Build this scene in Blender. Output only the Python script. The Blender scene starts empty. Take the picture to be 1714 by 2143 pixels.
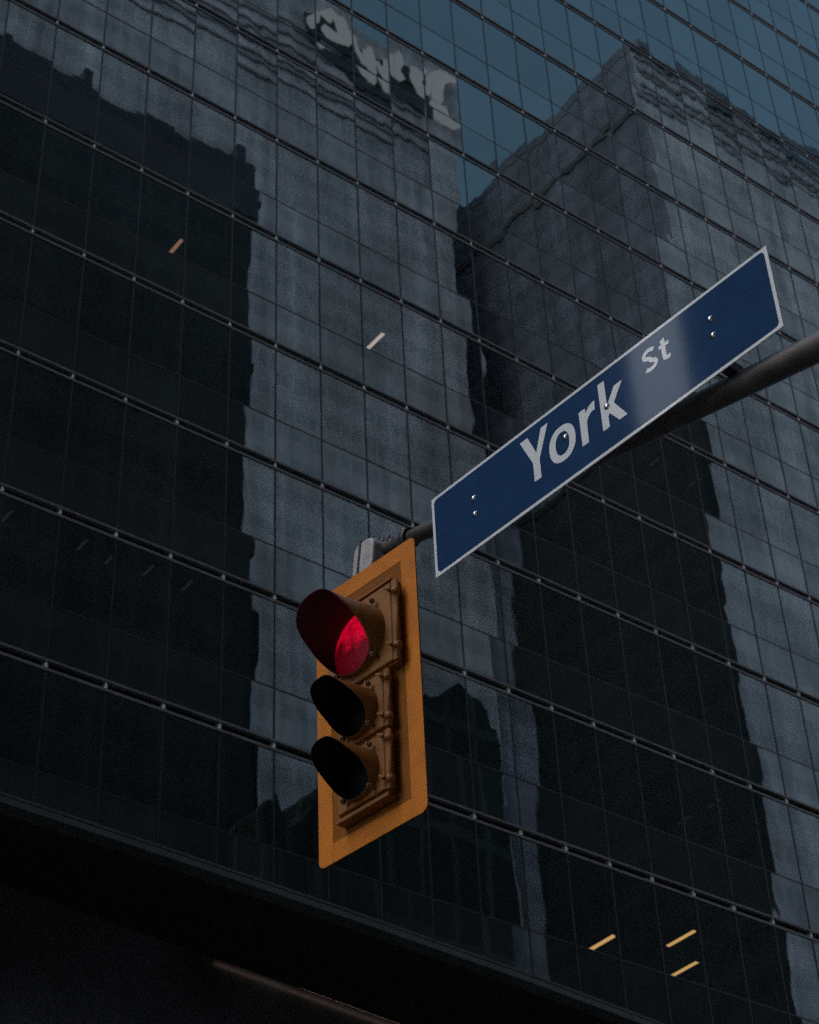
import bpy, math, random
from mathutils import Vector, Matrix
random.seed(7)
S = bpy.context.scene
COL = S.collection
rad = math.radians

# ------------------------------------------------------------------ camera
cam_data = bpy.data.cameras.new("camera")
cam = bpy.data.objects.new("camera", cam_data)
COL.objects.link(cam)
right = Vector((0.79879229, -0.60032818, -0.03920406))
up = Vector((-0.35228167, -0.51957761, 0.77841938))
fwd = Vector((0.48767664, 0.60798453, 0.62651920))
m = Matrix((right, up, -fwd)).transposed().to_4x4()
m.translation = Vector((0, 0, 1.6))
cam.matrix_world = m
cam_data.sensor_fit = 'VERTICAL'
cam_data.sensor_height = 36.0
cam_data.sensor_width = 36.0
cam_data.lens = 68.91
cam_data.clip_start = 0.05
cam_data.clip_end = 3000
cam_data.dof.use_dof = True
cam_data.dof.focus_distance = 6.9
cam_data.dof.aperture_fstop = 10.0
S.camera = cam

# ------------------------------------------------------------------ world, sun, exposure
SUN_EL, SUN_AZ = 50.0, 163.0           # azimuth counted from +X towards +Y
world = bpy.data.worlds.new("World")
S.world = world
world.use_nodes = True
wn = world.node_tree
wn.nodes.clear()
sky = wn.nodes.new('ShaderNodeTexSky')
sky.sky_type = 'NISHITA'
sky.sun_disc = False
sky.sun_elevation = rad(SUN_EL)
sky.sun_rotation = rad(90.0 - SUN_AZ)
sky.air_density = 1.0
sky.dust_density = 1.5
sky.ozone_density = 1.5
hsv = wn.nodes.new('ShaderNodeHueSaturation')
hsv.inputs['Saturation'].default_value = 0.80
hsv.inputs['Hue'].default_value = 0.485
bgn = wn.nodes.new('ShaderNodeBackground')
bgn.inputs['Strength'].default_value = 0.15
won = wn.nodes.new('ShaderNodeOutputWorld')
wn.links.new(sky.outputs[0], hsv.inputs['Color'])
wn.links.new(hsv.outputs[0], bgn.inputs[0])
wn.links.new(bgn.outputs[0], won.inputs[0])

sun_data = bpy.data.lights.new("sun", 'SUN')
sun_data.energy = 0.8
sun_data.angle = rad(40)
sun_data.color = (0.93, 0.97, 1.0)
sun = bpy.data.objects.new("sun", sun_data)
COL.objects.link(sun)
sd = Vector((math.cos(rad(SUN_EL)) * math.cos(rad(SUN_AZ)), math.cos(rad(SUN_EL)) * math.sin(rad(SUN_AZ)), math.sin(rad(SUN_EL))))
sun.rotation_euler = sd.to_track_quat('Z', 'Y').to_euler()
sun.location = (0, 0, 200)

S.view_settings.view_transform = 'Standard'
S.view_settings.look = 'None'
S.view_settings.exposure = 0.8
S.view_settings.gamma = 1.0
S.render.engine = 'CYCLES'
S.cycles.max_bounces = 8
S.cycles.use_denoising = False
S.cycles.caustics_reflective = False
S.cycles.caustics_refractive = False

# ------------------------------------------------------------------ helpers
class MB:
    """collects faces and links them as one mesh object"""
    def __init__(self):
        self.v = []; self.f = []; self.mi = []; self.sm = []
    def quad(self, pts, mi=0, smooth=False):
        b = len(self.v)
        self.v += [tuple(p) for p in pts]
        self.f.append(tuple(range(b, b + len(pts)))); self.mi.append(mi); self.sm.append(smooth)
    def box(self, x0, x1, y0, y1, z0, z1, mi=0, M=None):
        c = [Vector((x, y, z)) for x in (x0, x1) for y in (y0, y1) for z in (z0, z1)]
        if M is not None: c = [M @ p for p in c]
        b = len(self.v)
        self.v += [tuple(p) for p in c]
        for q in ((0, 1, 3, 2), (4, 6, 7, 5), (0, 4, 5, 1), (2, 3, 7, 6), (0, 2, 6, 4), (1, 5, 7, 3)):
            self.f.append(tuple(b + k for k in q)); self.mi.append(mi); self.sm.append(False)
    def cbox(self, x0, x1, y0, y1, z0, z1, c=0.004, mi=0, M=None):
        """box with bevelled edges, flat in y-normal profile: chamfer on every edge"""
        P = []
        def ring(y, s):
            return [(x0 + s, y, z0 + c + s*0), (x0 + c, y, z0 + s), (x1 - c, y, z0 + s), (x1 - s, y, z0 + c),
                    (x1 - s, y, z1 - c), (x1 - c, y, z1 - s), (x0 + c, y, z1 - s), (x0 + s, y, z1 - c)]
        rings = [ring(y0, c * 0.6), ring(y0 + c, 0), ring(y1 - c, 0), ring(y1, c * 0.6)]
        self.loft(rings, mi, M, caps=True)
    def loft(self, rings, mi=0, M=None, caps=True, smooth=False, closed=True):
        b = len(self.v); n = len(rings[0])
        for r in rings:
            for p in r:
                p = Vector(p)
                if M is not None: p = M @ p
                self.v.append(tuple(p))
        for i in range(len(rings) - 1):
            for k in range(n if closed else n - 1):
                k2 = (k + 1) % n
                self.f.append((b + i*n + k, b + i*n + k2, b + (i+1)*n + k2, b + (i+1)*n + k))
                self.mi.append(mi); self.sm.append(smooth)
        if caps:
            self.f.append(tuple(b + k for k in range(n))[::-1]); self.mi.append(mi); self.sm.append(False)
            o = b + (len(rings) - 1) * n
            self.f.append(tuple(o + k for k in range(n))); self.mi.append(mi); self.sm.append(False)
    def tube(self, pts, radii, n=20, mi=0, caps=True, M=None):
        pts = [Vector(p) for p in pts]
        rings = []
        for i, p in enumerate(pts):
            t = (pts[min(i+1, len(pts)-1)] - pts[max(i-1, 0)]).normalized()
            a = t.cross(Vector((0, 0, 1)))
            if a.length < 1e-4: a = t.cross(Vector((1, 0, 0)))
            a.normalize(); bb = a.cross(t)
            rings.append([p + (a * math.cos(2*math.pi*k/n) + bb * math.sin(2*math.pi*k/n)) * radii[i] for k in range(n)])
        self.loft(rings, mi, M, caps, smooth=True)
    def prism(self, poly, y0, y1, mi=0, M=None):
        """poly in (x, z), extruded along y"""
        self.loft([[(p[0], y0, p[1]) for p in poly], [(p[0], y1, p[1]) for p in poly]], mi, M)
    def build(self, name, mats, parent=None, recalc=True):
        me = bpy.data.meshes.new(name)
        me.from_pydata(self.v, [], self.f)
        if not isinstance(mats, (list, tuple)): mats = [mats]
        for mm in mats: me.materials.append(mm)
        for i, p in enumerate(me.polygons):
            p.material_index = self.mi[i]; p.use_smooth = self.sm[i]
        me.update()
        if recalc:
            import bmesh
            bm = bmesh.new(); bm.from_mesh(me)
            bmesh.ops.recalc_face_normals(bm, faces=bm.faces)
            bm.to_mesh(me); bm.free()
        o = bpy.data.objects.new(name, me)
        COL.objects.link(o)
        if parent is not None: o.parent = parent
        return o

def bevel(o, w=0.003, seg=2):
    b = o.modifiers.new("bevel", 'BEVEL'); b.width = w; b.segments = seg; b.limit_method = 'ANGLE'; b.angle_limit = rad(40)
    return o

def thing(name, label, cat, M=None, group=None):
    o = bpy.data.objects.new(name, None); COL.objects.link(o)
    if M is not None: o.matrix_world = M
    o.empty_display_size = 0.2
    o['label'] = label; o['category'] = cat
    if group: o['group'] = group
    return o
def tag(o, label=None, cat=None, group=None, kind=None):
    if label: o['label'] = label
    if cat: o['category'] = cat
    if group: o['group'] = group
    if kind: o['kind'] = kind
    return o

def mat(name, col=(0.5, 0.5, 0.5), rough=0.5, metal=0.0, spec=0.5, var=0.0, scale=8.0, bump=0.0, bscale=60.0, coord='Object'):
    mt = bpy.data.materials.new(name); mt.use_nodes = True
    nt = mt.node_tree; b = nt.nodes['Principled BSDF']
    b.inputs['Base Color'].default_value = (*col, 1)
    b.inputs['Roughness'].default_value = rough
    b.inputs['Metallic'].default_value = metal
    b.inputs['Specular IOR Level'].default_value = spec
    if var > 0 or bump > 0:
        tc = nt.nodes.new('ShaderNodeTexCoord')
    if var > 0:
        nz = nt.nodes.new('ShaderNodeTexNoise'); nz.inputs['Scale'].default_value = scale; nz.inputs['Detail'].default_value = 6
        cr = nt.nodes.new('ShaderNodeValToRGB')
        cr.color_ramp.elements[0].position = 0.3; cr.color_ramp.elements[1].position = 0.7
        cr.color_ramp.elements[0].color = (*[c * (1 - var) for c in col], 1)
        cr.color_ramp.elements[1].color = (*[min(1, c * (1 + var)) for c in col], 1)
        nt.links.new(tc.outputs[coord], nz.inputs['Vector']); nt.links.new(nz.outputs['Fac'], cr.inputs[0])
        nt.links.new(cr.outputs[0], b.inputs['Base Color'])
        mr = nt.nodes.new('ShaderNodeMapRange')
        mr.inputs['To Min'].default_value = max(0, rough - 0.12); mr.inputs['To Max'].default_value = min(1, rough + 0.12)
        nt.links.new(nz.outputs['Fac'], mr.inputs['Value']); nt.links.new(mr.outputs[0], b.inputs['Roughness'])
    if bump > 0:
        n2 = nt.nodes.new('ShaderNodeTexNoise'); n2.inputs['Scale'].default_value = bscale; n2.inputs['Detail'].default_value = 4
        bp = nt.nodes.new('ShaderNodeBump'); bp.inputs['Strength'].default_value = bump; bp.inputs['Distance'].default_value = 0.002
        nt.links.new(tc.outputs[coord], n2.inputs['Vector']); nt.links.new(n2.outputs['Fac'], bp.inputs['Height'])
        nt.links.new(bp.outputs[0], b.inputs['Normal'])
    return mt

def emit(name, col, strength):
    mt = bpy.data.materials.new(name); mt.use_nodes = True
    nt = mt.node_tree; nt.nodes.clear()
    e = nt.nodes.new('ShaderNodeEmission'); e.inputs[0].default_value = (*col, 1); e.inputs[1].default_value = strength
    o = nt.nodes.new('ShaderNodeOutputMaterial'); nt.links.new(e.outputs[0], o.inputs[0])
    return mt

def glass(name, refl, tint, see, wob=0.0034, spandrel=False):
    """coated facade glass: a fixed share of mirror over a dark view through (or a dark backing)"""
    mt = bpy.data.materials.new(name); mt.use_nodes = True
    nt = mt.node_tree; nt.nodes.clear(); N = nt.nodes.new; L = nt.links.new
    out = N('ShaderNodeOutputMaterial'); mix = N('ShaderNodeMixShader')
    gl = N('ShaderNodeBsdfGlossy'); gl.inputs['Color'].default_value = (*tint, 1); gl.inputs['Roughness'].default_value = 0.012
    if spandrel:
        bk = N('ShaderNodeBsdfDiffuse'); bk.inputs[0].default_value = (*see, 1)
    else:
        bk = N('ShaderNodeBsdfTransparent'); bk.inputs[0].default_value = (*see, 1)
    geo = N('ShaderNodeNewGeometry')
    mp = N('ShaderNodeMapping'); mp.inputs['Scale'].default_value = (1.0, 1.0, 0.55)
    nz = N('ShaderNodeTexNoise'); nz.inputs['Scale'].default_value = 0.62; nz.inputs['Detail'].default_value = 2.0; nz.inputs['Roughness'].default_value = 0.45
    bp = N('ShaderNodeBump'); bp.inputs['Strength'].default_value = 1.0; bp.inputs['Distance'].default_value = wob
    L(geo.outputs['Position'], mp.inputs['Vector']); L(mp.outputs[0], nz.inputs['Vector']); L(nz.outputs['Fac'], bp.inputs['Height'])
    L(bp.outputs[0], gl.inputs['Normal'])
    fr = N('ShaderNodeFresnel'); fr.inputs['IOR'].default_value = 1.45
    mr = N('ShaderNodeMapRange'); mr.inputs['From Min'].default_value = 0.03; mr.inputs['From Max'].default_value = 0.6
    mr.inputs['To Min'].default_value = refl; mr.inputs['To Max'].default_value = min(0.9, refl + 0.35)
    L(fr.outputs[0], mr.inputs['Value'])
    oi_ = N('ShaderNodeObjectInfo'); ra_ = N('ShaderNodeMath'); ra_.operation = 'ADD'       # coatings differ a little from pane to pane
    L(oi_.outputs['Random'], ra_.inputs[0]); L(geo.outputs['Random Per Island'], ra_.inputs[1])
    fr_ = N('ShaderNodeMath'); fr_.operation = 'FRACT'; L(ra_.outputs[0], fr_.inputs[0])
    pv = N('ShaderNodeMapRange'); pv.inputs['To Min'].default_value = 0.93; pv.inputs['To Max'].default_value = 1.07; L(fr_.outputs[0], pv.inputs['Value'])
    ml = N('ShaderNodeMath'); ml.operation = 'MULTIPLY'; L(mr.outputs[0], ml.inputs[0]); L(pv.outputs[0], ml.inputs[1])
    dn = N('ShaderNodeTexNoise'); dn.inputs['Scale'].default_value = 0.9; dn.inputs['Detail'].default_value = 6; L(geo.outputs['Position'], dn.inputs['Vector'])
    dm = N('ShaderNodeMapRange'); dm.inputs['To Min'].default_value = 0.94; dm.inputs['To Max'].default_value = 1.06; L(dn.outputs['Fac'], dm.inputs['Value'])
    m3 = N('ShaderNodeMath'); m3.operation = 'MULTIPLY'; L(ml.outputs[0], m3.inputs[0]); L(dm.outputs[0], m3.inputs[1])
    L(m3.outputs[0], mix.inputs[0])
    L(bk.outputs[0], mix.inputs[1]); L(gl.outputs[0], mix.inputs[2]); L(mix.outputs[0], out.inputs[0])
    return mt

# ------------------------------------------------------------------ materials
M_glass = glass('vision glass', 0.136, (0.66, 0.92, 0.94), (0.42, 0.44, 0.43))
M_span = glass('spandrel glass', 0.136, (0.66, 0.92, 0.94), (0.012, 0.013, 0.0135), spandrel=True)
M_mull = mat('dark mullion', (0.012, 0.014, 0.017), 0.45, 0.1, var=0.15, scale=2)
M_lip = mat('bronze grey rail', (0.165, 0.168, 0.162), 0.5, 0.05, var=0.2, scale=1.5)
M_gap = mat('shadow gap', (0.012, 0.013, 0.015), 0.8)
M_brk = mat('bracket metal', (0.60, 0.60, 0.57), 0.5, 0.1, var=0.15, scale=6)
M_slab = mat('dark ceiling', (0.10, 0.11, 0.11), 0.85, var=0.2, scale=0.8)
M_core = mat('dark core wall', (0.05, 0.055, 0.06), 0.8, var=0.3, scale=0.3)
M_fascia = mat('grey fascia', (0.05, 0.058, 0.056), 0.5, var=0.2, scale=1.2)
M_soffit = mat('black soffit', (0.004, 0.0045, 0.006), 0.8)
M_lobby = mat('dark lobby glazing', (0.06, 0.068, 0.075), 0.35, var=0.4, scale=0.4)
M_asphalt = mat('asphalt', (0.05, 0.05, 0.05), 0.9, var=0.25, scale=1.5, bump=0.5, bscale=40)
M_concrete = mat('concrete', (0.30, 0.29, 0.28), 0.85, var=0.15, scale=1.0)
M_paint = mat('road paint', (0.75, 0.75, 0.72), 0.7, var=0.1, scale=4)

# ------------------------------------------------------------------ the setting: ground, road, pavements
g = MB(); g.quad([(-1500, -1500, 0), (1500, -1500, 0), (1500, 1500, 0), (-1500, 1500, 0)])
tag(g.build('ground', M_concrete), kind='structure')
r = MB(); r.quad([(-300, 2.0, 0.004), (300, 2.0, 0.004), (300, 24, 0.004), (-300, 24, 0.004)])
tag(r.build('road', M_asphalt), kind='structure')
for (ya, yb) in ((-11.5, 2.0), (24.0, 35.0)):
    k = MB(); k.box(-300, 300, ya, yb, 0.0, 0.13)
    tag(k.build('pavement', M_concrete), kind='structure')
mk = MB()
for i in range(-20, 21):
    mk.quad([(i*9, 12.9, 0.008), (i*9 + 3, 12.9, 0.008), (i*9 + 3, 13.05, 0.008), (i*9, 13.05, 0.008)])
tag(mk.build('road_marking', M_paint), kind='structure')

# ------------------------------------------------------------------ the glass tower
FX, FY, FZ = 21.77994, 32.65872, 26.24474      # a node of the facade grid
MW, FH = 1.50087, 4.3
TR = 0.37 * FH
I0, I1 = -40, 30
K0, K1 = 0, 18
tower = thing('office_tower', 'tall dark office tower clad in mirror glass panes behind the traffic signal', 'office tower', Matrix.Translation((FX, FY, 0)))
def P_(o): o.matrix_parent_inverse = tower.matrix_world.inverted(); return o

camR = Matrix((right, up, -fwd))
def seen(p):
    q = camR @ (Vector(p) - Vector((0, 0, 1.6)))
    if q.z > -0.1: return None
    x = q.x / -q.z * 4102 + 857; y = -q.y / -q.z * 4102 + 1071.5
    return (x, y, -q.z) if (-90 < x < 1804 and -120 < y < 2263) else None

panes = []
for k in range(K0, K1 + 1):
    z0 = FZ + (k - 1) * FH + TR; z1 = FZ + k * FH - 0.155
    s0 = FZ + k * FH + 0.140; s1 = FZ + k * FH + TR
    for i in range(I0, I1):
        xa = FX + i * MW; xb = xa + MW
        panes.append(('window', xa, xb, z0 + 0.020, z1))
        panes.append(('spandrel_panel', xa, xb, s0, s1 - 0.020))
    
def pane_quad(xa, xb, za, zb):
    e = 0.019
    tx = random.gauss(0, 0.0024); tz = random.gauss(0, 0.0017)
    def P(x, z): return (x, FY + tx * (x - (xa + xb) / 2) + tz * (z - (za + zb) / 2), z)
    return [P(xa + e, za), P(xb - e, za), P(xb - e, zb), P(xa + e, zb)]

for kind, mtl in (('window', M_glass), ('spandrel_panel', M_span)):
    mine = [p for p in panes if p[0] == kind]
    def size(p):
        s = seen(((p[1] + p[2]) / 2, FY, (p[3] + p[4]) / 2))
        return -1 if s is None else 1 / s[2]
    mine.sort(key=size, reverse=True)
    rest = MB()
    for n, p in enumerate(mine):
        q = pane_quad(*p[1:])
        if n < 99:
            b = MB(); b.quad(q); P_(b.build(kind, mtl, tower, recalc=False))
        else:
            rest.quad(q)
    o = P_(rest.build(kind, mtl, tower, recalc=False)); o['kind'] = 'stuff'

XL, XR = FX + I0 * MW, FX + I1 * MW
# mullions: one per module line, broken at every shadow gap
for i in range(I0, I1 + 1):
    x = FX + i * MW
    b = MB()
    for k in range(K0, K1 + 1):
        za = FZ + (k - 1) * FH + (0.150 if k > K0 else TR + 0.018); zb = FZ + k * FH - 0.165
        b.box(x - 0.020, x + 0.020, FY - 0.016, FY + 0.10, za, zb)
    P_(b.build('mullion', M_mull, tower))
for k in range(K0, K1 + 1):
    z = FZ + k * FH
    b = MB(); b.box(XL, XR, FY - 0.008, FY + 0.09, z - FH + TR - 0.020, z - FH + TR + 0.020)
    P_(b.build('transom', M_mull, tower))
    b = MB()                                        # recessed channel
    b.box(XL, XR, FY + 0.30, FY + 0.33, z - 0.2, z + 0.2)
    b.box(XL, XR, FY + 0.105, FY + 0.30, z + 0.12, z + 0.2)
    b.box(XL, XR, FY + 0.105, FY + 0.30, z - 0.2, z - 0.12)
    P_(b.build('shadow_gap', M_gap, tower))
    b = MB(); b.box(XL, XR, FY - 0.024, FY + 0.105, z + 0.095, z + 0.150)
    P_(b.build('upper_rail', M_lip, tower))
    b = MB(); b.box(XL, XR, FY - 0.030, FY + 0.105, z - 0.165, z - 0.095)
    P_(b.build('lower_rail', M_lip, tower))
# a bracket at every module in every gap
bm_ = MB()
bm_.loft([[(-0.028, -0.028, -0.094), (0.028, -0.028, -0.094), (0.028, 0.28, -0.094), (-0.028, 0.28, -0.094)],
          [(-0.026, -0.028, -0.045), (0.026, -0.028, -0.045), (0.026, 0.28, -0.045), (-0.026, 0.28, -0.045)],
          [(-0.014, 0.0, 0.094), (0.014, 0.0, 0.094), (0.014, 0.28, 0.094), (-0.014, 0.28, 0.094)]])
proto = bm_.build('bracket', M_brk, tower)
bverts = list(bm_.v); bfaces = list(bm_.f)
spots = [(FX + i * MW, FZ + k * FH) for i in range(I0 + 1, I1) for k in range(K0, K1 + 1)]
def bsize(p):
    s = seen((p[0], FY, p[1])); return -1 if s is None else 1 / s[2]
spots.sort(key=bsize, reverse=True)
rest = MB()
for n, (x, z) in enumerate(spots):
    if n < 99:
        o = proto if n == 0 else proto.copy()
        if n: COL.objects.link(o); o.parent = tower
        o.location = (x - FX, 0, z)
    else:
        b0 = len(rest.v)
        rest.v += [(v[0] + x, v[1] + FY, v[2] + z) for v in bverts]
        for f in bfaces: rest.f.append(tuple(b0 + a for a in f)); rest.mi.append(0); rest.sm.append(False)
o = P_(rest.build('bracket', M_brk, tower)); o['kind'] = 'stuff'
# interior: slabs with their ceilings, and the core behind
for k in range(K0, K1 + 1):
    z = FZ + k * FH
    b = MB(); b.box(XL + 0.3, XR - 0.3, FY + 0.36, FY + 13.5, z + 0.0, z + 0.7)
    P_(b.build('floor_slab', M_slab, tower))
M_colm = mat('pale inner column', (0.16, 0.17, 0.16), 0.8)
for (x, y) in ((18.9, 36.0), (25.9, 36.0), (32.9, 36.0), (39.9, 36.0)):
    for k in range(K0 + 1, K0 + 8):
        b = MB(); b.box(x - 0.22, x + 0.22, y - 0.22, y + 0.22, FZ + (k - 1) * FH + 0.7, FZ + k * FH)
        P_(b.build('column', M_colm, tower))
b = MB(); b.box(XL + 0.3, XR - 0.3, FY + 13.5, FY + 14.0, 0, FZ + K1 * FH + 2)
P_(b.build('core_wall', M_core, tower))
ZT = FZ + K1 * FH + TR
b = MB(); b.box(XL, XL + 0.25, FY + 0.12, FY + 40, 0, ZT); P_(b.build('side_wall', M_fascia, tower))
b = MB(); b.box(XR - 0.25, XR, FY + 0.12, FY + 40, 0, ZT); P_(b.build('side_wall', M_fascia, tower))
b = MB(); b.box(XL - 0.1, XR + 0.1, FY - 0.1, FY + 40.2, ZT, ZT + 0.6); P_(b.build('roof', M_fascia, tower))
# fascia above the recessed lower storeys, then the soffit and the set-back glazing
ZB = [(XL, 22.62), (9.0, 22.60), (15.03, 22.512), (19.04, 22.429), (23.44, 22.314), (28.91, 22.11), (32.27, 21.922), (38.0, 21.56), (45.0, 21.2), (XR, 20.3)]
def zb(x):
    for (xa, za), (xb_, zb_) in zip(ZB, ZB[1:]):
        if xa <= x <= xb_: return za + (zb_ - za) * (x - xa) / (xb_ - xa)
    return ZB[0][1] if x < XL else ZB[-1][1]
b = MB()
xs = [x for x, _ in ZB]
zz = zb
for lo, hi, yo in ((0.0, 0.15, -0.06), (0.15, 0.19, 0.03), (0.19, 0.25, -0.045)):
    b.loft([[(x, FY + yo, zz(x) + lo), (x, FY + 0.34, zz(x) + lo), (x, FY + 0.34, zz(x) + hi), (x, FY + yo, zz(x) + hi)] for x in xs])
P_(b.build('fascia', M_fascia, tower))
for i in range(I0, I1):                          # the lowest row of dark panels, cut to the sloping base line
    xa = FX + i * MW; xb = xa + MW; e = 0.019; zt = FZ - FH + TR - 0.013
    tx = random.gauss(0, 0.0024)
    b = MB(); b.quad([(xa + e, FY - tx, zz(xa + e) + 0.25), (xb - e, FY + tx, zz(xb - e) + 0.25), (xb - e, FY + tx, zt), (xa + e, FY - tx, zt)])
    if seen((xa, FY, 23)): P_(b.build('base_panel', M_span, tower, recalc=False))
    b = MB(); b.box(xa - 0.020, xa + 0.020, FY - 0.016, FY + 0.10, zz(xa) + 0.25, zt)
    P_(b.build('mullion', M_mull, tower))
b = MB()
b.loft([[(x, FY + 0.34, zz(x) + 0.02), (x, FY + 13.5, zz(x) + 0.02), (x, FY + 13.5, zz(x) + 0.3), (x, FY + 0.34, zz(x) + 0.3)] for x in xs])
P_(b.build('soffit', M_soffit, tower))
def yl(x): return 35.85 + 0.055 * (x - 19.0)
b = MB()
b.loft([[(x, yl(x), 0.13), (x, yl(x) + 0.3, 0.13), (x, yl(x) + 0.3, zz(x) + 0.02), (x, yl(x), zz(x) + 0.02)] for x in xs])
P_(b.build('recessed_glazing', M_lobby, tower))
M_cove = emit('warm cove light', (1.0, 0.66, 0.50), 0.55)
M_black = mat('black lamp housing', (0.004, 0.004, 0.005), 0.8)
cove = thing('linear_light', 'thin warm strip of light along the dark soffit under the glass tower', 'strip light', Matrix.Translation((28, yl(28), 22.0)))
def C_(o): o.matrix_parent_inverse = cove.matrix_world.inverted(); return o
b = MB(); b2 = MB(); ra = []; rb = []
for x in (22.2, 25, 28, 31, 34, 37):
    z = zz(x) + 0.02
    ra.append([(x, yl(x) - 0.20, z - 0.06), (x, yl(x) - 0.16, z - 0.06), (x, yl(x) - 0.16, z + 0.01), (x, yl(x) - 0.20, z + 0.01)])
    if x < 22.3: x = 22.5
    rb.append([(x, yl(x) - 0.158, z - 0.055), (x, yl(x) - 0.150, z - 0.055), (x, yl(x) - 0.150, z - 0.005), (x, yl(x) - 0.158, z - 0.005)])
b.loft(ra); C_(b.build('housing', M_black, cove)); b2.loft(rb); C_(b2.build('diffuser', M_cove, cove))

# ceiling lights seen through the glass
M_l1 = emit('amber lamp', (1.0, 0.56, 0.20), 0.85)
M_l2 = emit('pale lamp', (1.0, 0.82, 0.74), 0.6)
M_l3 = emit('peach lamp', (1.0, 0.52, 0.36), 0.30)
M_l4 = emit('unlit lamp glow', (0.85, 0.95, 0.85), 0.016)  # weak emission put on fixtures that are switched off
M_can = mat('lamp housing', (0.3, 0.3, 0.3), 0.5)
def ceiling_light(x, y, z, ln, w, mtl, label, group='ceiling lights inside the tower'):
    t = thing('ceiling_light', label, 'ceiling light', Matrix.Translation((x, y, z)), group)
    b = MB(); b.box(-w/2 - 0.02, w/2 + 0.02, -ln/2 - 0.02, ln/2 + 0.02, -0.05, -0.001); b.build('housing', M_can, t)
    b = MB(); b.box(-w/2, w/2 , -ln/2, ln/2, -0.062, -0.0505); b.build('diffuser', mtl, t)
    return t
ceiling_light(35.04, 36.14, FZ, 1.1, 0.15, M_l1, 'glowing amber strip light behind the lower panes, first of three from the signal')
ceiling_light(36.75, 34.72, FZ, 1.1, 0.13, M_l1, 'glowing amber strip light, upper of the pair stacked near the lower corner')
ceiling_light(38.15, 36.11, FZ, 1.1, 0.13, M_l1, 'glowing amber strip light, lower of the pair stacked near the lower corner')
ceiling_light(26.64, 34.50, FZ + 4*FH, 0.9, 0.12, M_l2, 'pale white strip light behind glass above the red signal lamp')
ceiling_light(19.56, 34.56, FZ + 4*FH, 0.66, 0.11, M_l3, 'short peach strip light alone in the big dark reflection')

for (x, y, z) in ((14.81, 33.4, 1), (16.78, 33.4, 1), (17.6, 33.5, 1), (18.6, 33.4, 1), (19.7, 33.4, 1), (38.05, 33.9, 1), (37.94, 35.1, 1), (37.69, 33.8, 4), (39.54, 33.9, 4), (39.45, 35.1, 4)):
    ceiling_light(x, y, FZ + z * FH, 0.5, 0.06, M_l4, 'unlit strip light given a faint glow behind the dark glass', 'faint ceiling lights inside the tower')

# ------------------------------------------------------------------ city blocks the glass mirrors
def bmat(name, c0, c1, floor, bay, band=0.45, rough=0.6, grad=None):
    """wall with strip windows per floor and vertical bays, in metres"""
    mt = bpy.data.materials.new(name); mt.use_nodes = True
    nt = mt.node_tree; N = nt.nodes.new; L = nt.links.new
    b = nt.nodes['Principled BSDF']; b.inputs['Roughness'].default_value = rough
    geo = N('ShaderNodeNewGeometry'); sep = N('ShaderNodeSeparateXYZ'); L(geo.outputs['Position'], sep.inputs[0])
    def frac(sock, per, lim):
        d = N('ShaderNodeMath'); d.operation = 'DIVIDE'; L(sock, d.inputs[0]); d.inputs[1].default_value = per
        f = N('ShaderNodeMath'); f.operation = 'FRACT'; L(d.outputs[0], f.inputs[0])
        c = N('ShaderNodeMath'); c.operation = 'LESS_THAN'; L(f.outputs[0], c.inputs[0]); c.inputs[1].default_value = lim
        return c.outputs[0]
    ad = N('ShaderNodeMath'); ad.operation = 'ADD'; L(sep.outputs[0], ad.inputs[0]); L(sep.outputs[1], ad.inputs[1])
    a = frac(sep.outputs[2], floor, band); v = frac(ad.outputs[0], bay, 0.82)
    mu = N('ShaderNodeMath'); mu.operation = 'MULTIPLY'; L(a, mu.inputs[0]); L(v, mu.inputs[1])
    nz = N('ShaderNodeTexNoise'); nz.inputs['Scale'].default_value = 0.12; nz.inputs['Detail'].default_value = 8; L(geo.outputs['Position'], nz.inputs['Vector'])
    mr = N('ShaderNodeMapRange'); mr.inputs['From Min'].default_value = 0.3; mr.inputs['From Max'].default_value = 0.7
    mr.inputs['To Min'].default_value = 0.72; mr.inputs['To Max'].default_value = 1.25; L(nz.outputs['Fac'], mr.inputs['Value'])
    sm_ = N('ShaderNodeMapping'); sm_.inputs['Scale'].default_value = (0.55, 0.55, 0.02); L(geo.outputs['Position'], sm_.inputs['Vector'])
    n3 = N('ShaderNodeTexNoise'); n3.inputs['Scale'].default_value = 1.0; n3.inputs['Detail'].default_value = 5; L(sm_.outputs[0], n3.inputs['Vector'])
    r3 = N('ShaderNodeMapRange'); r3.inputs['From Min'].default_value = 0.3; r3.inputs['From Max'].default_value = 0.7
    r3.inputs['To Min'].default_value = 0.7; r3.inputs['To Max'].default_value = 1.3; L(n3.outputs['Fac'], r3.inputs['Value'])
    q3 = N('ShaderNodeMath'); q3.operation = 'MULTIPLY'; L(mr.outputs[0], q3.inputs[0]); L(r3.outputs[0], q3.inputs[1]); mr = q3
    mx = N('ShaderNodeMix'); mx.data_type = 'RGBA'; L(mu.outputs[0], mx.inputs['Factor'])
    mx.inputs['A'].default_value = (*c0, 1); mx.inputs['B'].default_value = (*c1, 1)
    m2 = N('ShaderNodeMix'); m2.data_type = 'RGBA'; m2.blend_type = 'MULTIPLY'; m2.inputs['Factor'].default_value = 1.0
    L(mx.outputs['Result'], m2.inputs['A']); L(mr.outputs[0], m2.inputs['B']); L(m2.outputs['Result'], b.inputs['Base Color'])
    return mt
M_r1 = bmat('dark brown block', (0.050, 0.046, 0.046), (0.036, 0.034, 0.036), 3.8, 2.0, rough=0.75)
M_r1t = mat('violet grey parapet', (0.062, 0.056, 0.068), 0.8, var=0.4, scale=0.3)
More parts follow.
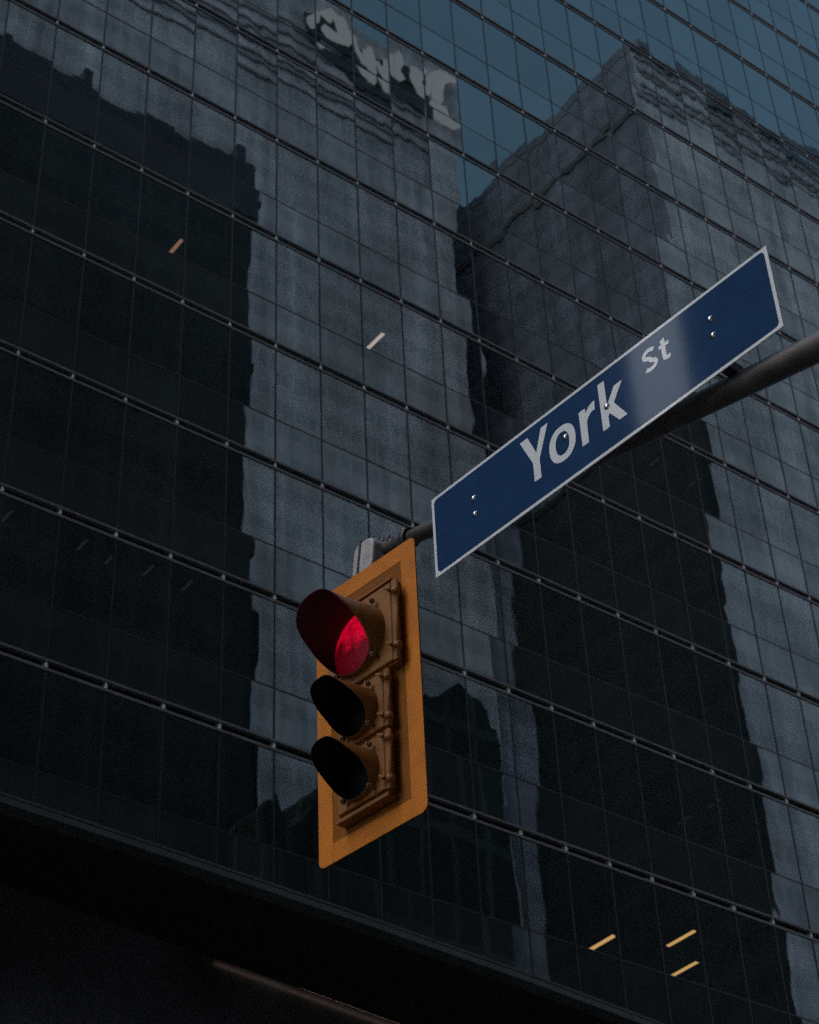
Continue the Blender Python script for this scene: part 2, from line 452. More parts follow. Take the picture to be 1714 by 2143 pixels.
M_r2 = bmat('pale bank tower', (0.61, 0.50, 0.53), (0.48, 0.41, 0.44), 3.9, 1.6)
M_r2d = mat('dark roof grey', (0.05, 0.055, 0.06), 0.8)
M_louv = mat('grey louvres', (0.29, 0.25, 0.27), 0.8)
M_louv2 = mat('pale louvres', (0.33, 0.28, 0.30), 0.8)
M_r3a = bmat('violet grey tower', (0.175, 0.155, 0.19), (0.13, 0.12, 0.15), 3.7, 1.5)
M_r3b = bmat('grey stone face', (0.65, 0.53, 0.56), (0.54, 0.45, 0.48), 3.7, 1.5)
M_r4 = bmat('black reflection block', (0.013, 0.014, 0.016), (0.008, 0.009, 0.012), 3.7, 2.4, rough=0.8)
M_r5 = bmat('dark green hall', (0.050, 0.052, 0.058), (0.014, 0.019, 0.016), 7.0, 2.3, 0.9, rough=0.8)
M_white = emit('lit white sign face', (1.0, 0.86, 0.92), 0.52)
M_brown = mat('brown ledge', (0.10, 0.088, 0.08), 0.8)

bk1 = thing('office_block', 'dark block with ragged roof mirrored in the glass on the shady side', 'office block', Matrix.Translation((0, -20, 0)))
def Q(o, t): o.matrix_parent_inverse = t.matrix_world.inverted(); return o
b = MB(); b.box(-90, 49.9, -32, -12.34, 0, 101.5); b.box(45, 51.0, -31, -13.4, 0, 69.4); Q(b.build('wall', M_r1, bk1), bk1)
b = MB()
b.box(-90, 49.9, -32, -12.25, 101.5, 106.6)
x = -88.0
while x < 49:
    w_ = random.uniform(0.4, 3.2)
    if random.random() < 0.75: b.box(x, min(49.8, x + w_), -20, -12.5 - random.uniform(0, 0.4), 106.6, 106.6 + random.uniform(0.15, 1.5) * random.random() + 0.1)
    x += w_ * random.uniform(0.6, 1.1)
z_ = 72.0
while z_ < 105:
    h_ = random.uniform(0.5, 3.5); b.box(49.9, 49.9 + random.uniform(0.05, 0.75), -16, -12.8, z_, z_ + h_); z_ += h_ * random.uniform(0.8, 2.0)
b.box(36.4, 37.0, -14, -12.6, 106.6, 108.7); b.box(48.8, 49.5, -14, -12.6, 106.6, 108.6)
Q(b.build('parapet', M_r1t, bk1), bk1)

bk2 = thing('bank_tower', 'pale tower with white roof sign mirrored in the glass', 'office tower', Matrix.Translation((70, -65, 0)))
b = MB(); b.box(22, 104.2, -85, -52.34, 0, 196.9); Q(b.build('wall', M_r2, bk2), bk2)
b = MB()
for z in (177.9, 180.2, 181.3, 183.8, 185.0, 187.2, 189.1):
    b.box(22, 98.5, -52.34, -52.1, z, z + 0.32)
Q(b.build('louvre', M_louv2, bk2), bk2)
b = MB(); b.box(92, 100, -62, -56, 196.9, 199); b.box(94.0, 94.4, -58, -57.6, 199, 202.5)
b.tube([(94.2, -57.8, 202.4), (97.3, -57.8, 203.2)], [0.2, 0.12], n=8)
Q(b.build('roof_davit', M_r2d, bk2), bk2)

LET = [
[(82.13,191.79),(82.89,192.71),(83.56,192.44),(83.45,190.7),(82.87,190.47),(82.37,191.09)],
[(83.82,193.31),(84.59,194.18),(85.62,194.24),(86.8,193.8),(87.8,192.32),(88.04,190.39),(87.64,189.22),(86.2,188.91),(84.85,188.89),(83.94,189.64),(83.87,190.35),(85.04,190.02),(86.05,190.01),(86.45,191.3),(86.27,192.84),(85.69,193.4),(85.24,192.05),(84.65,192.05),(84.15,192.56)],
[(88.19,193.06),(88.6,193.48),(89.0,192.33),(88.88,191.02),(88.53,190.98)],
[(89.18,194.08),(89.73,193.77),(89.94,192.14),(90.76,190.75),(91.06,193.2),(91.8,193.3),(92.27,191.87),(92.38,188.97),(91.31,188.95),(90.31,189.98),(89.49,191.59)],
[(92.61,191.67),(93.11,190.93),(93.66,190.66),(93.79,192.76),(94.33,193.05),(94.15,188.72),(93.65,189.12),(92.91,190.34)],
[(94.78,193.94),(95.49,193.34),(95.52,192.02),(95.36,190.35),(95.51,189.04),(94.51,188.86)],
[(96.61,192.48),(97.43,192.96),(98.49,192.61),(98.95,191.83),(98.43,191.45),(98.03,190.73),(98.14,189.49),(99.09,188.84),(99.13,187.99),(97.93,188.67),(96.77,190.26)],
[(99.17,191.99),(99.62,192.31),(99.4,188.36),(99.06,188.38)],
[(99.99,193.13),(100.91,194.02),(102.17,193.92),(104.0,193.87),(102.47,192.9),(101.65,191.31),(101.35,189.33),(101.19,188.12),(99.81,188.03)],
[(99.16,186.93),(99.71,187.31),(99.63,184.24),(99.02,184.46)],
[(99.98,187.28),(101.78,187.55),(102.06,186.34),(103.25,185.43),(102.67,184.71),(99.98,184.27)]]
sg = thing('rooftop_sign', 'white block letters mirrored high up in the glass', 'sign', Matrix.Translation((93, -52, 190)))
b = MB(); b.prism([(82.4, 188.6), (82.0, 193.2), (87, 193.6), (92, 192.8), (99.2, 192.4), (99.2, 184.6), (95, 185.2), (90, 186.6), (86, 187.4)], -52.33, -52.1)
Q(b.build('backing', M_r2d, sg), sg)  # dark backing, its shape also takes in the shadow under the letters
for p in LET:
    b = MB(); b.prism(p, -52.05, -51.6); Q(b.build('letter', M_white, sg), sg)

bk3 = thing('stone_tower', 'grey tower with a sharp corner mirrored beside the street sign', 'office tower', Matrix.Translation((125, -45, 0)))
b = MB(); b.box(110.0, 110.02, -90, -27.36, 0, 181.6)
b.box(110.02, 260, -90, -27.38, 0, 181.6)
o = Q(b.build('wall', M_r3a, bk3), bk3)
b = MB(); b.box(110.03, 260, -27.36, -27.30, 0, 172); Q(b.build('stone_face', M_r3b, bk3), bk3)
b = MB(); b.box(109.93, 260, -90, -27.15, 180.9, 182.3); Q(b.build('parapet', M_r3a, bk3), bk3)
b = MB()
for z in (173.1, 174.3, 176.6, 177.5, 179.4): b.box(110.2, 260, -27.35, -27.1, z, z + 0.4)
Q(b.build('louvre', M_louv, bk3), bk3)
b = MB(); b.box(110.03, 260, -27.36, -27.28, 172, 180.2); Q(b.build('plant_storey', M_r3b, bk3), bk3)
b = MB(); b.box(109.85, 110, -90, -27.36, 171.4, 172.3); Q(b.build('ledge', M_brown, bk3), bk3)

bk4 = thing('dark_reflection_block', 'black block standing in for a dark reflection on the mirrored tower below the street sign', 'office block', Matrix.Translation((112, -40, 0)))  # black block in place of a dark reflection in the stone tower's side
b = MB(); b.box(108.9, 109.98, -53.3, -27.4, 0, 127.5); Q(b.build('wall', M_r4, bk4), bk4)
b = MB(); b.box(108.8, 109.98, -53.35, -27.35, 127.5, 128.3); Q(b.build('parapet', M_r4, bk4), bk4)

M_link = bmat('violet light strip', (0.42, 0.36, 0.42), (0.34, 0.30, 0.36), 3.7, 1.5)
bk6 = thing('light_strip_block', 'narrow violet grey block added as the lighter strip between two taller mirrored towers', 'building', Matrix.Translation((107, -60, 0)))  # added block, stands in for a lighter strip of the stone tower's side
b = MB(); b.box(104.3, 109.9, -75, -53.6, 0, 127); Q(b.build('wall', M_link, bk6), bk6)
b = MB(); b.box(104.3, 109.9, -75, -53.4, 127, 128); Q(b.build('parapet', M_link, bk6), bk6)

bk5 = thing('domed_hall', 'dark round topped hall mirrored behind the lower part of the signal', 'building', Matrix.Translation((57, -14, 0)))
b = MB()
base_ = [(51.3, 54.5), (52.0, 55.8), (53.5, 56.2), (55, 57.8), (57.5, 61.2), (59.5, 63.8), (61.5, 65.1), (63, 65.3), (64.3, 64.6), (65.0, 62.5)]
prof = [(51.3, 0)]
for (xa, za), (xb, zb2) in zip(base_, base_[1:]):
    for q in range(4): prof.append((xa + (xb - xa) * q / 4 + random.uniform(-0.04, 0.04), za + (zb2 - za) * q / 4 + random.uniform(-0.35, 0.35)))
prof += [(65.1, 62.3), (65.2, 0)]
b.prism([(48.3, 0), (48.2, 53.4), (48.5, 54.0), (48.95, 53.9), (49.2, 53.2), (49.9, 52.4), (50.5, 53.0), (51.31, 54.3), (51.31, 0)], -16, -8.5)
b.prism(prof, -17, -8.3); Q(b.build('wall', M_r5, bk5), bk5)

# unseen tower added to frame the sky gap that streaks the sign
nb = thing('streak_gap_tower', 'unseen dark tower added beside a sky gap for the streak on the street sign', 'office tower', Matrix.Translation((-60, 45, 0)))
FT = [(-42.2, 32.7), (-78, 32.7), (-78, 55.0)]  # footprint slants back so the sun's glare reaches the sign through the gap
b = MB(); b.loft([[(x, y, 0) for x, y in FT], [(x, y, 118) for x, y in FT]]); Q(b.build('wall', M_r1, nb), nb)
b = MB(); b.loft([[(x, y, 118.0) for x, y in FT], [(x, y, 119.2) for x, y in FT]]); Q(b.build('parapet', M_r1t, nb), nb)

# ------------------------------------------------------------------ mast arm pole
M_arm = mat('weathered galvanised steel', (0.052, 0.045, 0.042), 0.5, 0.2, var=0.4, scale=9, bump=0.15, bscale=90)
pole = thing('mast_arm_pole', 'dark grey steel pole whose long tapered arm carries the signal and the sign', 'pole', Matrix.Translation((3.67, -1.7, 0.13)))
def A_(o): o.matrix_parent_inverse = pole.matrix_world.inverted(); return o
b = MB(); b.tube([(3.67, -1.7, 0.16), (3.67, -1.7, 5.35)], [0.11, 0.085], n=28); A_(b.build('shaft', M_arm, pole))
ctl = [(-1.64, 4.74, .066), (-1.0, 4.80, .064), (0, 4.975, .0605), (1.2, 5.245, .0545), (2.0, 5.46, .049), (2.584, 5.618, .0445), (3.0, 5.729, .0415), (3.434, 5.845, .038), (4.0, 6.010, .034), (4.487, 6.163, .030), (4.84, 6.262, .028)]
b = MB(); b.tube([(3.67, y, z) for y, z, _ in ctl], [q for _, _, q in ctl], n=28); A_(b.build('arm', M_arm, pole))
b = MB(); b.box(3.47, 3.87, -1.9, -1.5, 0.131, 0.16); A_(b.build('base_plate', M_arm, pole))
b = MB(); b.tube([(3.67, -1.7, 4.55), (3.67, -1.7, 4.95)], [0.108, 0.105], n=28); A_(b.build('arm_collar', M_arm, pole))

# ------------------------------------------------------------------ street name sign
az = rad(-86.4)
su = Vector((math.cos(az), math.sin(az), 0)); sn = su.cross(Vector((0, 0, 1)))      # sn faces the viewer
MS = Matrix((su, -sn, Vector((0, 0, 1)))).transposed().to_4x4()
MS.translation = Vector((3.54826, 3.43277, 5.88619))
M_blue = mat('blue sign sheeting', (0.015, 0.039, 0.096), 0.05, spec=0.5, var=0.08, scale=9)
M_blue.node_tree.nodes['Principled BSDF'].inputs['Specular Tint'].default_value = (0.55, 0.86, 1.0, 1)
M_blue.node_tree.nodes['Principled BSDF'].inputs['IOR'].default_value = 1.15
M_wht = mat('white sign sheeting', (0.56, 0.575, 0.59), 0.08, spec=0.5)
M_wht.node_tree.nodes['Principled BSDF'].inputs['IOR'].default_value = 1.21
M_bolt = mat('bright bolt', (0.5, 0.5, 0.52), 0.25, 1.0)
for l_ in list(M_blue.node_tree.links):
    if l_.to_socket.name == 'Roughness': M_blue.node_tree.links.remove(l_)
M_alu = mat('bare aluminium', (0.35, 0.35, 0.36), 0.45, 0.6, var=0.2, scale=10)
sign = thing('street_sign', 'blue street name sign with white border reading York St, fixed to the mast arm', 'street sign', MS)
SW, SH = 1.6013, 0.3510
def rrect(w, h, r, n=6, cx=0, cz=0):
    pts = []
    for (x, z, a0) in ((w/2 - r, h/2 - r, 0), (-w/2 + r, h/2 - r, 90), (-w/2 + r, -h/2 + r, 180), (w/2 - r, -h/2 + r, 270)):
        for k in range(n + 1):
            a = rad(a0 + 90 * k / n); pts.append((cx + x + r * math.cos(a), cz + z + r * math.sin(a)))
    return pts
b = MB(); b.prism(rrect(SW, SH, 0.004), 0.0, 0.004); b.build('panel', M_wht, sign)
b = MB(); b.prism(rrect(SW - 0.027, SH - 0.027, 0.018), -0.0012, -0.0001); b.build('blue_field', M_blue, sign)

def curve_letter(name, loops, mtl, parent, y=-0.0016, ext=0.0003):
    """flat letter from outer and inner outlines in sign coordinates"""
    cu = bpy.data.curves.new(name, 'CURVE'); cu.dimensions = '2D'; cu.fill_mode = 'BOTH'; cu.extrude = ext
    for lp in loops:
        sp = cu.splines.new('POLY'); sp.points.add(len(lp) - 1)
        for p, q in zip(sp.points, lp): p.co = (q[0], q[1], 0, 1)
        sp.use_cyclic_u = True
    tmp = bpy.data.objects.new(name, cu); COL.objects.link(tmp)
    dg = bpy.context.evaluated_depsgraph_get()
    me = bpy.data.meshes.new_from_object(tmp.evaluated_get(dg))
    bpy.data.objects.remove(tmp)
    me.materials.clear(); me.materials.append(mtl)
    o = bpy.data.objects.new(name, me); COL.objects.link(o); o.parent = parent
    o.rotation_euler = (rad(90), 0, 0); o.location = (0, y, 0)
    return o
def ell(cx, cz, rx, rz, n=40, p=2.25):
    out = []
    for k in range(n):
        a = 2 * math.pi * k / n; c, s = math.cos(a), math.sin(a)
        out.append((cx + rx * math.copysign(abs(c) ** (2/p), c), cz + rz * math.copysign(abs(s) ** (2/p), s)))
    return out
def stroke(pts, w0, w1=None):
    """outline of a thick polyline"""
    L_, R_ = [], []
    n = len(pts)
    for i, p in enumerate(pts):
        a = Vector(pts[max(i-1, 0)]); c = Vector(pts[min(i+1, n-1)]); t = (c - a).normalized(); nn = Vector((-t.y, t.x))
        w = w0 if w1 is None else w0 + (w1 - w0) * i / (n - 1)
        L_.append(tuple(Vector(p) + nn * w / 2)); R_.append(tuple(Vector(p) - nn * w / 2))
    return L_ + R_[::-1]
bl = -0.079                                   # baseline
capz, xh, asc = 0.124, 0.066, 0.127
# Y
curve_letter('lettering', [[(-0.336, 0.127), (-0.298, 0.127), (-0.263, 0.038), (-0.231, 0.127), (-0.197, 0.127), (-0.2505, 0.003), (-0.2505, bl), (-0.283, bl), (-0.283, 0.003)]], M_wht, sign)
# o
curve_letter('lettering', [ell(-0.140, -0.004, 0.0625, 0.075), ell(-0.140, -0.004, 0.0325, 0.0485)], M_wht, sign)
# r
curve_letter('lettering', [[(-0.053, bl), (-0.053, 0.070), (-0.0245, 0.070), (-0.022, 0.048), (-0.010, 0.062), (0.002, 0.071), (0.015, 0.074), (0.022, 0.073), (0.019, 0.036), (0.009, 0.038), (-0.004, 0.032), (-0.016, 0.020), (-0.0215, 0.004), (-0.0225, bl)]], M_wht, sign)
# k
curve_letter('lettering', [[(0.044, bl), (0.044, 0.125), (0.074, 0.125), (0.074, 0.014), (0.114, 0.074), (0.151, 0.074), (0.105, 0.006), (0.155, bl), (0.119, bl), (0.081, -0.024), (0.074, -0.033), (0.074, bl)]], M_wht, sign)
# St, smaller and raised
s0, s1 = 0.022, 0.119
cx = 0.279; w = 0.0165
zc = (s0 + s1) / 2; hr = (s1 - s0) / 2
pts = []
for a in range(28, 271, 18): pts.append((cx + 0.0235 * math.cos(rad(a)), zc + hr/2 - 0.001 + (hr/2 - w/2 + 0.001) * math.sin(rad(a))))
for a in range(72, -153, -18): pts.append((cx + 0.0250 * math.cos(rad(a)), zc - hr/2 - 0.001 + (hr/2 - w/2 + 0.001) * math.sin(rad(a))))
curve_letter('lettering', [stroke(pts, w)], M_wht, sign)
curve_letter('lettering', [[(0.322, 0.094), (0.322, 0.079), (0.332, 0.079), (0.332, 0.041), (0.335, 0.029), (0.345, 0.021), (0.358, 0.020), (0.366, 0.023), (0.366, 0.037), (0.357, 0.0345), (0.352, 0.037), (0.3500, 0.044), (0.3500, 0.079), (0.366, 0.079), (0.366, 0.094), (0.3500, 0.094), (0.3500, 0.117), (0.332, 0.112), (0.332, 0.094)]], M_wht, sign)
for (x, z) in ((-0.582, 0.043), (-0.581, -0.028), (-0.124, 0.012), (0.073, 0.011), (0.542, 0.051), (0.542, -0.020)):
    b = MB(); rg = []
    for rr, yy in ((0.0125, -0.0013), (0.0125, -0.003), (0.0095, -0.0032), (0.0088, -0.006), (0.006, -0.0082), (0.001, -0.009)):
        rg.append([(x + rr * math.cos(2*math.pi*k/16), yy, z + rr * math.sin(2*math.pi*k/16)) for k in range(16)])
    b.loft(rg, smooth=True); b.build('bolt', M_bolt, sign)
# brackets to the arm (arm axis lies about 0.12 m behind the panel)
def armz(y):
    for (ya, za, _), (yb, z2, _) in zip(ctl, ctl[1:]):
        if ya <= y <= yb: return za + (z2 - za) * (y - ya) / (yb - ya)
for x in (-0.582, 0.542):
    wp = MS @ Vector((x, 0.1, 0)); az_ = armz(wp.y) - MS.translation.z
    b = MB(); b.box(x - 0.02, x + 0.02, 0.0045, 0.012, -0.15, 0.15); b.box(x - 0.018, x + 0.018, 0.012, 0.10, max(-0.15, az_ - 0.02), max(-0.11, az_ + 0.02))
    b.build('arm_bracket', M_arm, sign)

# ------------------------------------------------------------------ traffic signal
azb = rad(-83.464)
tu = Vector((math.cos(azb), math.sin(azb), 0)); tn = tu.cross(Vector((0, 0, 1)))
MT = Matrix((tu, -tn, Vector((0, 0, 1)))).transposed().to_4x4()          # local x: along the board, y: away from the viewer, z: up
MT.translation = Vector((3.51358, 4.66772, 5.45579))
M_yel = mat('signal yellow paint', (0.205, 0.080, 0.018), 0.5, spec=0.22, var=0.18, scale=14, bump=0.05, bscale=120)
M_yin = mat('dulled yellow board', (0.19, 0.066, 0.011), 0.65, spec=0.06, var=0.12, scale=10)
M_tape = mat('orange reflective tape', (0.45, 0.14, 0.016), 0.5, spec=0.10, var=0.13, scale=7)
M_vin = mat('visor lining with red glow', (0.055, 0.022, 0.026), 0.8, spec=0.03)  # red glow of the lens on black lining, mixed into the base colour
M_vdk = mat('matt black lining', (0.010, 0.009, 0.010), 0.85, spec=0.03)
M_steel = mat('zinc hardware', (0.16, 0.10, 0.06), 0.5, 0.3, var=0.3, scale=30)
M_grey = mat('grey cast housing', (0.30, 0.285, 0.285), 0.5, 0.1, var=0.2, scale=18)
M_dark = mat('black strap', (0.02, 0.02, 0.022), 0.5)
signal = thing('traffic_signal', 'yellow three lamp traffic signal with orange bordered backboard showing red', 'traffic signal', MT)
BW, BH = 0.542, 1.1484
b = MB(); b.prism(rrect(BW, BH, 0.030, 8), 0.0, 0.004); b.build('backboard', M_yin, signal)
bi, ti = 0.196, 0.500
def strip_side(sx):
    r = 0.030; pts = [(sx * bi, -BH/2)]
    for k in range(9):
        a = rad(-90 + 90 * k / 8); pts.append((sx * (BW/2 - r + r * math.cos(a)), -BH/2 + r + r * math.sin(a)))
    for k in range(9):
        a = rad(90 * k / 8); pts.append((sx * (BW/2 - r + r * math.cos(a)), BH/2 - r + r * math.sin(a)))
    pts.append((sx * bi, BH/2))
    return pts
for sx in (1, -1):
    b = MB(); b.prism(strip_side(sx), -0.0016, -0.0002); b.build('border_strip', M_tape, signal)
for sz in (1, -1):
    b = MB(); b.box(-bi + 0.0008, bi - 0.0008, -0.0014, -0.0002, min(sz*ti, sz*BH/2), max(sz*ti, sz*BH/2)); b.build('border_strip', M_tape, signal)

def lens_mat(name, col, lit):
    mt = bpy.data.materials.new(name); mt.use_nodes = True
    nt = mt.node_tree; N = nt.nodes.new; L = nt.links.new
    p = nt.nodes['Principled BSDF']; p.inputs['Base Color'].default_value = (*col, 1); p.inputs['Roughness'].default_value = 0.45; p.inputs['Specular IOR Level'].default_value = 0.10 if lit else 0.03
    tc = N('ShaderNodeTexCoord')
    vo = N('ShaderNodeTexVoronoi'); vo.inputs['Scale'].default_value = 95
    L(tc.outputs['Object'], vo.inputs['Vector'])
    bp = N('ShaderNodeBump'); bp.inputs['Strength'].default_value = 0.5; bp.inputs['Distance'].default_value = 0.003
    L(vo.outputs['Distance'], bp.inputs['Height']); L(bp.outputs[0], p.inputs['Normal'])
    if lit:
        sep = N('ShaderNodeSeparateXYZ'); L(tc.outputs['Object'], sep.inputs[0])
        at = N('ShaderNodeMath'); at.operation = 'ARCTAN2'; L(sep.outputs[2], at.inputs[0]); L(sep.outputs[0], at.inputs[1])
        ln = N('ShaderNodeVectorMath'); ln.operation = 'LENGTH'; L(tc.outputs['Object'], ln.inputs[0])
        # moulded rays in the outer ring
        mu = N('ShaderNodeMath'); mu.operation = 'MULTIPLY'; L(at.outputs[0], mu.inputs[0]); mu.inputs[1].default_value = 46
        sn_ = N('ShaderNodeMath'); sn_.operation = 'SINE'; L(mu.outputs[0], sn_.inputs[0])
        rr = N('ShaderNodeMapRange'); rr.inputs['From Min'].default_value = 0.085; rr.inputs['From Max'].default_value = 0.14; L(ln.outputs['Value'], rr.inputs['Value'])
        ry = N('ShaderNodeMath'); ry.operation = 'MULTIPLY'; L(sn_.outputs[0], ry.inputs[0]); L(rr.outputs[0], ry.inputs[1])
        # the reflector behind the lens shows as broad light and dark patches
        nz = N('ShaderNodeTexNoise'); nz.inputs['Scale'].default_value = 13; nz.inputs['Detail'].default_value = 1.0; L(tc.outputs['Object'], nz.inputs['Vector'])
        z1 = N('ShaderNodeMath'); z1.operation = 'MULTIPLY_ADD'; L(sep.outputs[2], z1.inputs[0]); z1.inputs[1].default_value = 3.2; L(nz.outputs['Fac'], z1.inputs[2])
        x1 = N('ShaderNodeMath'); x1.operation = 'MULTIPLY_ADD'; L(sep.outputs[0], x1.inputs[0]); x1.inputs[1].default_value = 1.4; L(z1.outputs[0], x1.inputs[2])
        mr = N('ShaderNodeMapRange'); mr.interpolation_type = 'SMOOTHSTEP'; mr.inputs['From Min'].default_value = 0.24; mr.inputs['From Max'].default_value = 0.72
        mr.inputs['To Min'].default_value = 0.045; mr.inputs['To Max'].default_value = 0.40; L(x1.outputs[0], mr.inputs['Value'])
        r2 = N('ShaderNodeMath'); r2.operation = 'MULTIPLY_ADD'; L(ry.outputs[0], r2.inputs[0]); r2.inputs[1].default_value = 0.03; L(mr.outputs[0], r2.inputs[2])
        p.inputs['Emission Color'].default_value = (1.0, 0.002, 0.045, 1)
        vm = N('ShaderNodeMapRange'); vm.inputs['From Max'].default_value = 0.6; vm.inputs['To Min'].default_value = 1.3; vm.inputs['To Max'].default_value = 0.55
        L(vo.outputs['Distance'], vm.inputs['Value'])
        vx = N('ShaderNodeMath'); vx.operation = 'MULTIPLY'; L(r2.outputs[0], vx.inputs[0]); L(vm.outputs[0], vx.inputs[1])
        L(vx.outputs[0], p.inputs['Emission Strength'])
    return mt
M_red = lens_mat('lit red lens', (0.10, 0.006, 0.012), True)
M_amb = lens_mat('unlit amber lens', (0.004, 0.003, 0.002), False)
M_grn = lens_mat('unlit green lens', (0.002, 0.005, 0.006), False)

def visor_shell(r, rb, prof, cx, zc):
    """tunnel visor, long over the top and cut back slantwise under the lens, dipping a little"""
    b = MB(); n = 72; ns = 10; y0 = 0.030
    KT = (0, 40, 70, 100, 130, 155, 180)
    def reach(a):
        d = abs((math.degrees(a) + 180) % 360 - 180)
        for j in range(6):
            if KT[j] <= d <= KT[j+1] + 1e-6:
                p0, p1 = prof[j], prof[j+1]; t = (d - KT[j]) / (KT[j+1] - KT[j])
                m0 = (p1 - prof[max(j-1, 0)]) * (KT[j+1] - KT[j]) / (KT[j+1] - KT[max(j-1, 0)]) if j else 0
                m1 = (prof[min(j+2, 6)] - p0) * (KT[j+1] - KT[j]) / (KT[min(j+2, 6)] - KT[j]) if j < 5 else 0
                return (2*t**3 - 3*t*t + 1) * p0 + (t**3 - 2*t*t + t) * m0 + (3*t*t - 2*t**3) * p1 + (t**3 - t*t) * m1
    for (dr, mi) in ((0.0, 0), (-0.003, 1)):
        rows = []
        for s in range(ns + 1):
            row = []
            for k in range(n):
                a = 2 * math.pi * k / n; o = y0 + (reach(a) - y0) * s / ns
                t = max(0.0, min(1.0, (o - 0.045) / 0.15)); q = rb + (r - rb) * t + dr
                row.append((cx - 0.022 * o + q * math.sin(a), -o, zc - 0.033 * o + q * math.cos(a)))
            rows.append(row)
        b.loft(rows, mi, caps=False, smooth=True)
    o0 = ns * n; o1 = (ns + 1) * n + ns * n
    for k in range(n):
        k2 = (k + 1) % n
        b.f.append((o0 + k, o0 + k2, o1 + k2, o1 + k)); b.mi.append(1); b.sm.append(False)
    return b

def plate(b, x0, x1, z0, z1, yb, yf, cx, cz, rad_, c=0.004):
    """rectangular plate with a round hole, front edge chamfered"""
    angs = sorted([2*math.pi*k/48 for k in range(48)] + [math.atan2(z - cz, x - cx) % (2*math.pi) for x in (x0, x1) for z in (z0, z1)])
    def rect(a, s, y):
        dx, dz = math.cos(a), math.sin(a)
        t = min(((x1 - cx) if dx > 0 else (x0 - cx)) / dx if abs(dx) > 1e-9 else 1e9, ((z1 - cz) if dz > 0 else (z0 - cz)) / dz if abs(dz) > 1e-9 else 1e9)
        return (cx + dx * t * s, y, cz + dz * t * s)
    circ = lambda a, q, y: (cx + q * math.cos(a), y, cz + q * math.sin(a))
    k = 1 - c / (x1 - x0) * 2
    b.loft([[rect(a, 1, yb) for a in angs], [rect(a, 1, yf + c) for a in angs], [rect(a, k, yf) for a in angs],
            [circ(a, rad_, yf) for a in angs], [circ(a, rad_, yb) for a in angs]], caps=False)

def section(z0, z1, hw, rl, rf, rv, prof, lens_m, cx=0.0, zc=0.0):
    b = MB(); plate(b, cx - hw, cx + hw, z0 + 0.003, z1 - 0.003, -0.0022, -0.036, cx, zc, rv - 0.0014, 0.005)
    b.cbox(cx - hw + 0.07, cx + hw - 0.07, 0.0045, 0.09, z0 + 0.003, z1 - 0.003, 0.012)
    sec = b.build('lamp_section', M_yel, signal)
    d = MB(); plate(d, cx - hw + 0.008, cx + hw - 0.004, z0 + 0.010, z1 - 0.010, -0.0365, -0.048, cx, zc, rv - 0.0016, 0.004)
    n = 48
    d.build('door', M_yel, sec)
    # lens
    l = MB(); n = 48; rg = []
    for q, y in ((1.15, -0.036), (1.0, -0.0365), (0.97, -0.040), (0.85, -0.047), (0.65, -0.054), (0.4, -0.0595), (0.15, -0.062), (0.02, -0.0622)):
        rg.append([(rl * q * math.sin(2*math.pi*k/n), y, rl * q * math.cos(2*math.pi*k/n)) for k in range(n)])
    l.loft(rg, caps=True, smooth=True); lo = l.build('lens', lens_m, sec); lo.location = (cx, 0, zc)
    vs = visor_shell(rf, rv, prof, cx, zc)
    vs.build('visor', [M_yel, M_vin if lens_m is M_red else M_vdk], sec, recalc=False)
    # visor tabs with screws
    for a in (40, 140, 220, 320):
        t = MB(); x = cx + (rv + 0.010) * math.sin(rad(a)); z = zc + (rv + 0.010) * math.cos(rad(a))
        t.box(x - 0.007, x + 0.007, -0.075, -0.0605, z - 0.007, z + 0.007)
        t.tube([(x, -0.075, z), (x, -0.083, z)], [0.0055, 0.004], n=10)
        t.build('visor_screw', M_steel, sec)
    # hinge barrel with wing nut knuckles down the near edge
    hx = cx + hw + 0.011
    h = MB(); h.tube([(hx, -0.036, z0 + 0.006), (hx, -0.036, z1 - 0.006)], [0.0095, 0.0095], n=14)
    h.box(hx - 0.012, hx + 0.002, -0.046, -0.026, z0 + 0.008, z1 - 0.008)
    h.build('hinge', M_yel, sec)
    for z in (z0 + 0.045 * (z1 - z0) / 0.25, z1 - 0.04 * (z1 - z0) / 0.25):
        h = MB(); h.tube([(hx, -0.038, z - 0.013), (hx, -0.038, z - 0.010), (hx, -0.038, z + 0.010), (hx, -0.038, z + 0.013)], [0.012, 0.017, 0.017, 0.012], n=14)
        h.tube([(hx - 0.012, -0.05, z), (hx - 0.014, -0.068, z)], [0.0055, 0.0045], n=10)
        h.box(hx - 0.030, hx + 0.004, -0.070, -0.064, z - 0.004, z + 0.004, M=Matrix.Translation((hx, -0.067, z)) @ Matrix.Rotation(rad(25), 4, 'Y') @ Matrix.Translation((-hx, 0.067, -z)))
        h.build('wing_nut', M_yel, sec)
    return sec
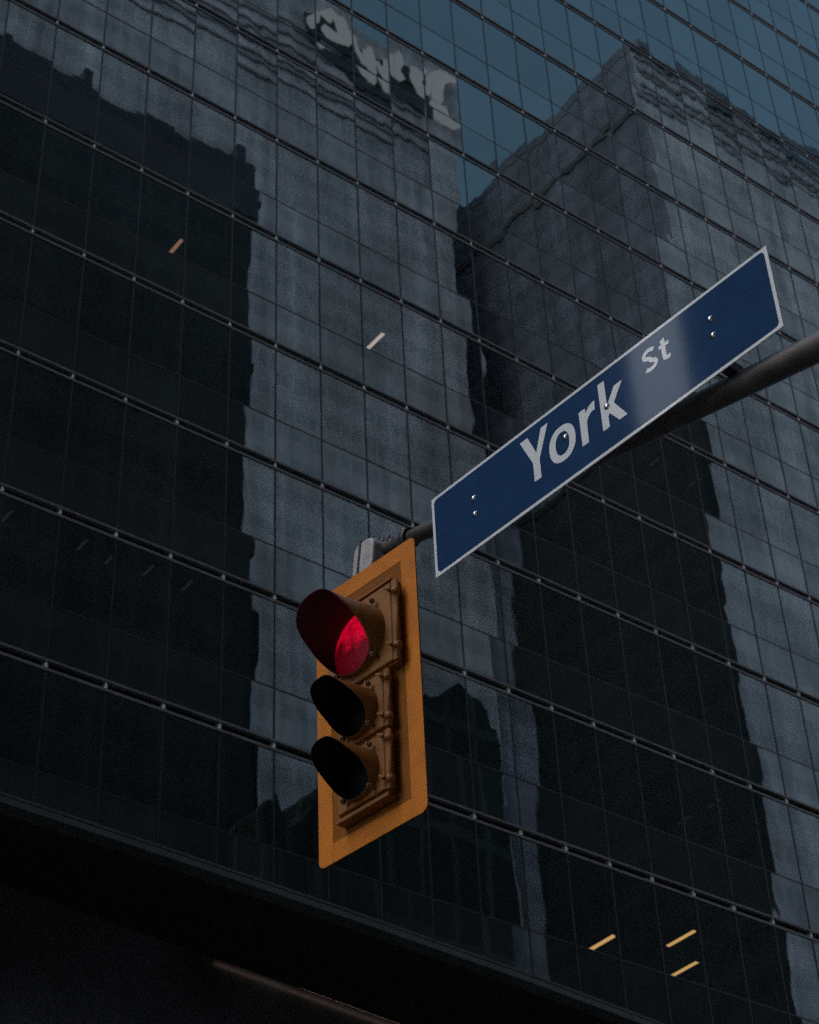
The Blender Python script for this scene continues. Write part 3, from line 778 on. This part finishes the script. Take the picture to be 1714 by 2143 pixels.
section(0.040, 0.400, 0.180, 0.126, 0.126, 0.143, (0.266, 0.262, 0.232, 0.156, 0.092, 0.076, 0.072), M_red, 0.008, 0.220)
section(-0.207, 0.040, 0.126, 0.082, 0.084, 0.097, (0.230, 0.226, 0.186, 0.120, 0.084, 0.075, 0.072), M_amb, 0.004, -0.087)
section(-0.455, -0.207, 0.126, 0.082, 0.085, 0.097, (0.226, 0.221, 0.184, 0.118, 0.080, 0.073, 0.070), M_grn, 0.0, -0.335)
b = MB(); b.cbox(-0.132, 0.132, -0.046, -0.002, -0.474, -0.457, 0.004); b.build('bottom_flange', M_yel, signal)
b = MB(); b.cbox(-0.186, 0.186, -0.046, -0.002, 0.402, 0.412, 0.003); b.build('top_flange', M_yel, signal)

# hanger: cast box on the tip of the arm with a strap, and a clamp
def world_part(b, name, mtl):
    o = b.build(name, mtl, signal); o.matrix_parent_inverse = signal.matrix_world.inverted(); return o
b = MB(); b.prism(rrect(0.135, 0.17, 0.05, 8), -0.055, 0.055)
MB_ = Matrix.Translation((3.66, 4.80, 6.205)) @ Matrix.Rotation(rad(-90), 4, 'Z') @ Matrix.Rotation(rad(10), 4, 'Y')
b.v = [tuple(MB_ @ Vector(v)) for v in b.v]
bevel(world_part(b, 'hanger_box', M_grey), 0.012, 3)
b = MB(); b.prism(rrect(0.012, 0.178, 0.004, 3, cx=-0.022), -0.058, 0.058); b.v = [tuple(MB_ @ Vector(v)) for v in b.v]
world_part(b, 'strap', M_dark)
b = MB()
b.tube([(3.67, 4.60, 6.196), (3.67, 4.572, 6.187)], [0.041, 0.041], n=20)
world_part(b, 'clamp', M_dark)
b = MB()
for y in (4.70, 4.735, 4.60):
    z = armz(y); b.tube([(3.67, y, z + 0.025), (3.67, y, z + 0.052)], [0.006, 0.005], n=10); b.box(3.655, 3.685, y - 0.004, y + 0.004, z + 0.045, z + 0.053)
world_part(b, 'clamp_bolt', M_grey)
b = MB(); b.box(-0.02, 0.02, 0.0045, 0.16, 0.40, 0.44); b.build('hanger_arm', M_yel, signal)
